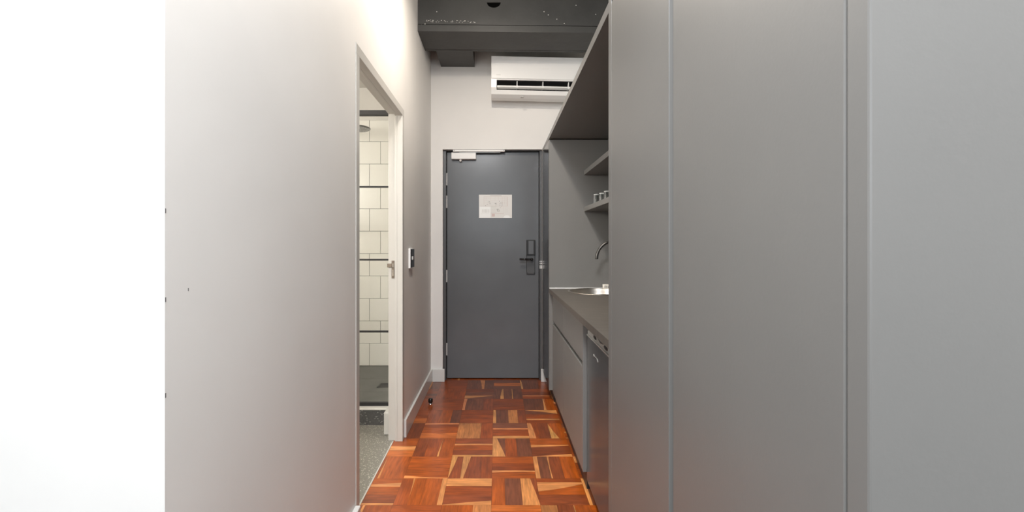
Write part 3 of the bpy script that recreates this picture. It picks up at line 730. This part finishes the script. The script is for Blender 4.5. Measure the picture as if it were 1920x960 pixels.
# silver top trim of the door: a wavy strip with finger recesses
bm = bmesh.new(); top = []
nn = 40
for k in range(nn + 1):
    u = k / nn; y = fy1 - .002 - u * (fy1 - fy0 - .004)
    z = .786 + .020 * (abs(math.sin(u * PI * 2.0 + .3)) ** 1.5)
    top.append((y, z))
prism(bm, [(fy1 - .002, .7665)] + top + [(fy0 + .002, .7665)], 'x', FXF + .004, FXF + .043)
hd = tag(obj('handle_trim', bm, M['silver'], fg), 'silver plastic handle strip on top of the fridge door')
bm = bmesh.new(); bx(bm, FXF - .0015, FXF + .006, fy0 + .002, fy1 - .002, .766, .774, .002); tag(obj('trim_lip', bm, M['silver'], hd), 'pale lip')
for yy in (1.99, 1.79):
    bm = bmesh.new(); bmesh.ops.create_uvsphere(bm, u_segments=16, v_segments=10, radius=1, matrix=Matrix.Translation((FXF + .005, yy, .788)) @ Matrix.Diagonal((.004, .035, .009, 1)))
    tag(obj('finger_recess', bm, M['drain'], hd, smooth=True), 'dark finger recess')
bm = bmesh.new()
def fp_(x, y):
    Y = FXF * 812 / (x - 932); return (Y, EYE - (y - 456) * Y / 812)
tube(bm, [(FXF - .0008, *fp_(1113.5, 664.5)), (FXF - .0008, *fp_(1115, 668)), (FXF - .0008, *fp_(1117.5, 670)), (FXF - .0008, *fp_(1120, 673.5)), (FXF - .0008, *fp_(1121.5, 679))], .0022, 8)
tube(bm, [(FXF - .0008, *fp_(1113.6, 664.5)), (FXF - .0008, *fp_(1114.4, 667.5))], .003, 8)
tag(obj('logo_mark', bm, M['logo'], fg), 'small curved silver emblem')
for yy in (fy0 + .05, fy1 - .05):
    for xx in (FXF + .09, XW - .08): obj('foot', cyl(bmesh.new(), (xx, yy, .007), .018, .014), M['rubber'], fg)
box('grille', FXF + .03, FXF + .045, fy0 + .004, fy1 - .004, .004, .044, M['kick'], fg)

# ------------------------------------------------------------------ shower screen, rain head, drain
ss = thing('shower_screen', (-1.4, 2.96, .112), 'black framed shower screen of stacked glass panes on the kerb', 'shower screen')
ys = 2.96; xa, xb = -2.1, XLB - .012
ztop_ = EYE + (456 - 208) * ys / 812; 
zs = [EYE + (456 - y) * ys / 812 for y in (213, 350.5, 487, 621.5)]
zb0 = EYE + (456 - 757) * ys / 812
box('top_rail', xa, xb, ys - .02, ys + .02, ztop_ - .033, ztop_, M['black'], ss, .003)
for z in zs[1:]: box('glazing_bar', xa, xb, ys - .008, ys + .008, z - .006, z + .006, M['black'], ss, .001)
box('bottom_rail', xa, xb, ys - .012, ys + .012, .1125, .137, M['black'], ss, .002)
box('stile', xa - .02, xa, ys - .012, ys + .012, .1125, ztop_, M['black'], ss, .002)
box('stile', xb, xb + .0115, ys - .012, ys + .012, .1125, ztop_, M['black'], ss, .001)
lim = [ztop_ - .033] + [z for z in zs[1:]] + [.137]
for a, b5 in zip(lim, lim[1:]): box('glass_pane', xa, xb, ys - .003, ys + .003, b5 + .0065, a - .0065, M['pane'], ss)
sh = thing('rain_shower', (-1.10, 3.4, 2.66), 'round dark rain shower head seen through the bathroom door', 'shower head')
obj('rose', lathe(bmesh.new(), [(0, 0), (.098, 0), (.102, .004), (.102, .010), (.02, .018), (.014, .04), (0, .04)], (-1.10, 3.4, 2.118), 48), M['gunmetal'], sh)
bm = bmesh.new()
for rr, k in ((.03, 8), (.055, 14), (.08, 20)):
    for i in range(k): cyl(bm, (-1.10 + rr * math.cos(2 * PI * i / k), 3.4 + rr * math.sin(2 * PI * i / k), 2.1175), .003, .003, n=8)
tag(obj('nozzles', bm, M['silver'], sh), 'pale rubber nozzles')['kind'] = 'stuff'
obj('arm', tube(bmesh.new(), [(-1.10, 3.4, 2.155), (-1.10, 3.4, 2.66)], .011, 12), M['gunmetal'], sh)
dn = thing('floor_drain', (-.90, 3.455, zf), 'small square dark drain in the shower floor', 'drain')
bm = bmesh.new()
xa, xb, ya, yb = -.945, -.845, 3.405, 3.505
bx(bm, xa, xb, ya, ya + .01, zf, zf + .003); bx(bm, xa, xb, yb - .01, yb, zf, zf + .003); bx(bm, xa, xa + .01, ya, yb, zf, zf + .003); bx(bm, xb - .01, xb, ya, yb, zf, zf + .003)
for k in range(6): bx(bm, xa, xb, ya + .016 + k * .013, ya + .023 + k * .013, zf, zf + .0025)
obj('grate', bm, M['drain'], dn)
box('well', xa, xb, ya, yb, zf + .0002, zf + .001, M['kick'], dn)
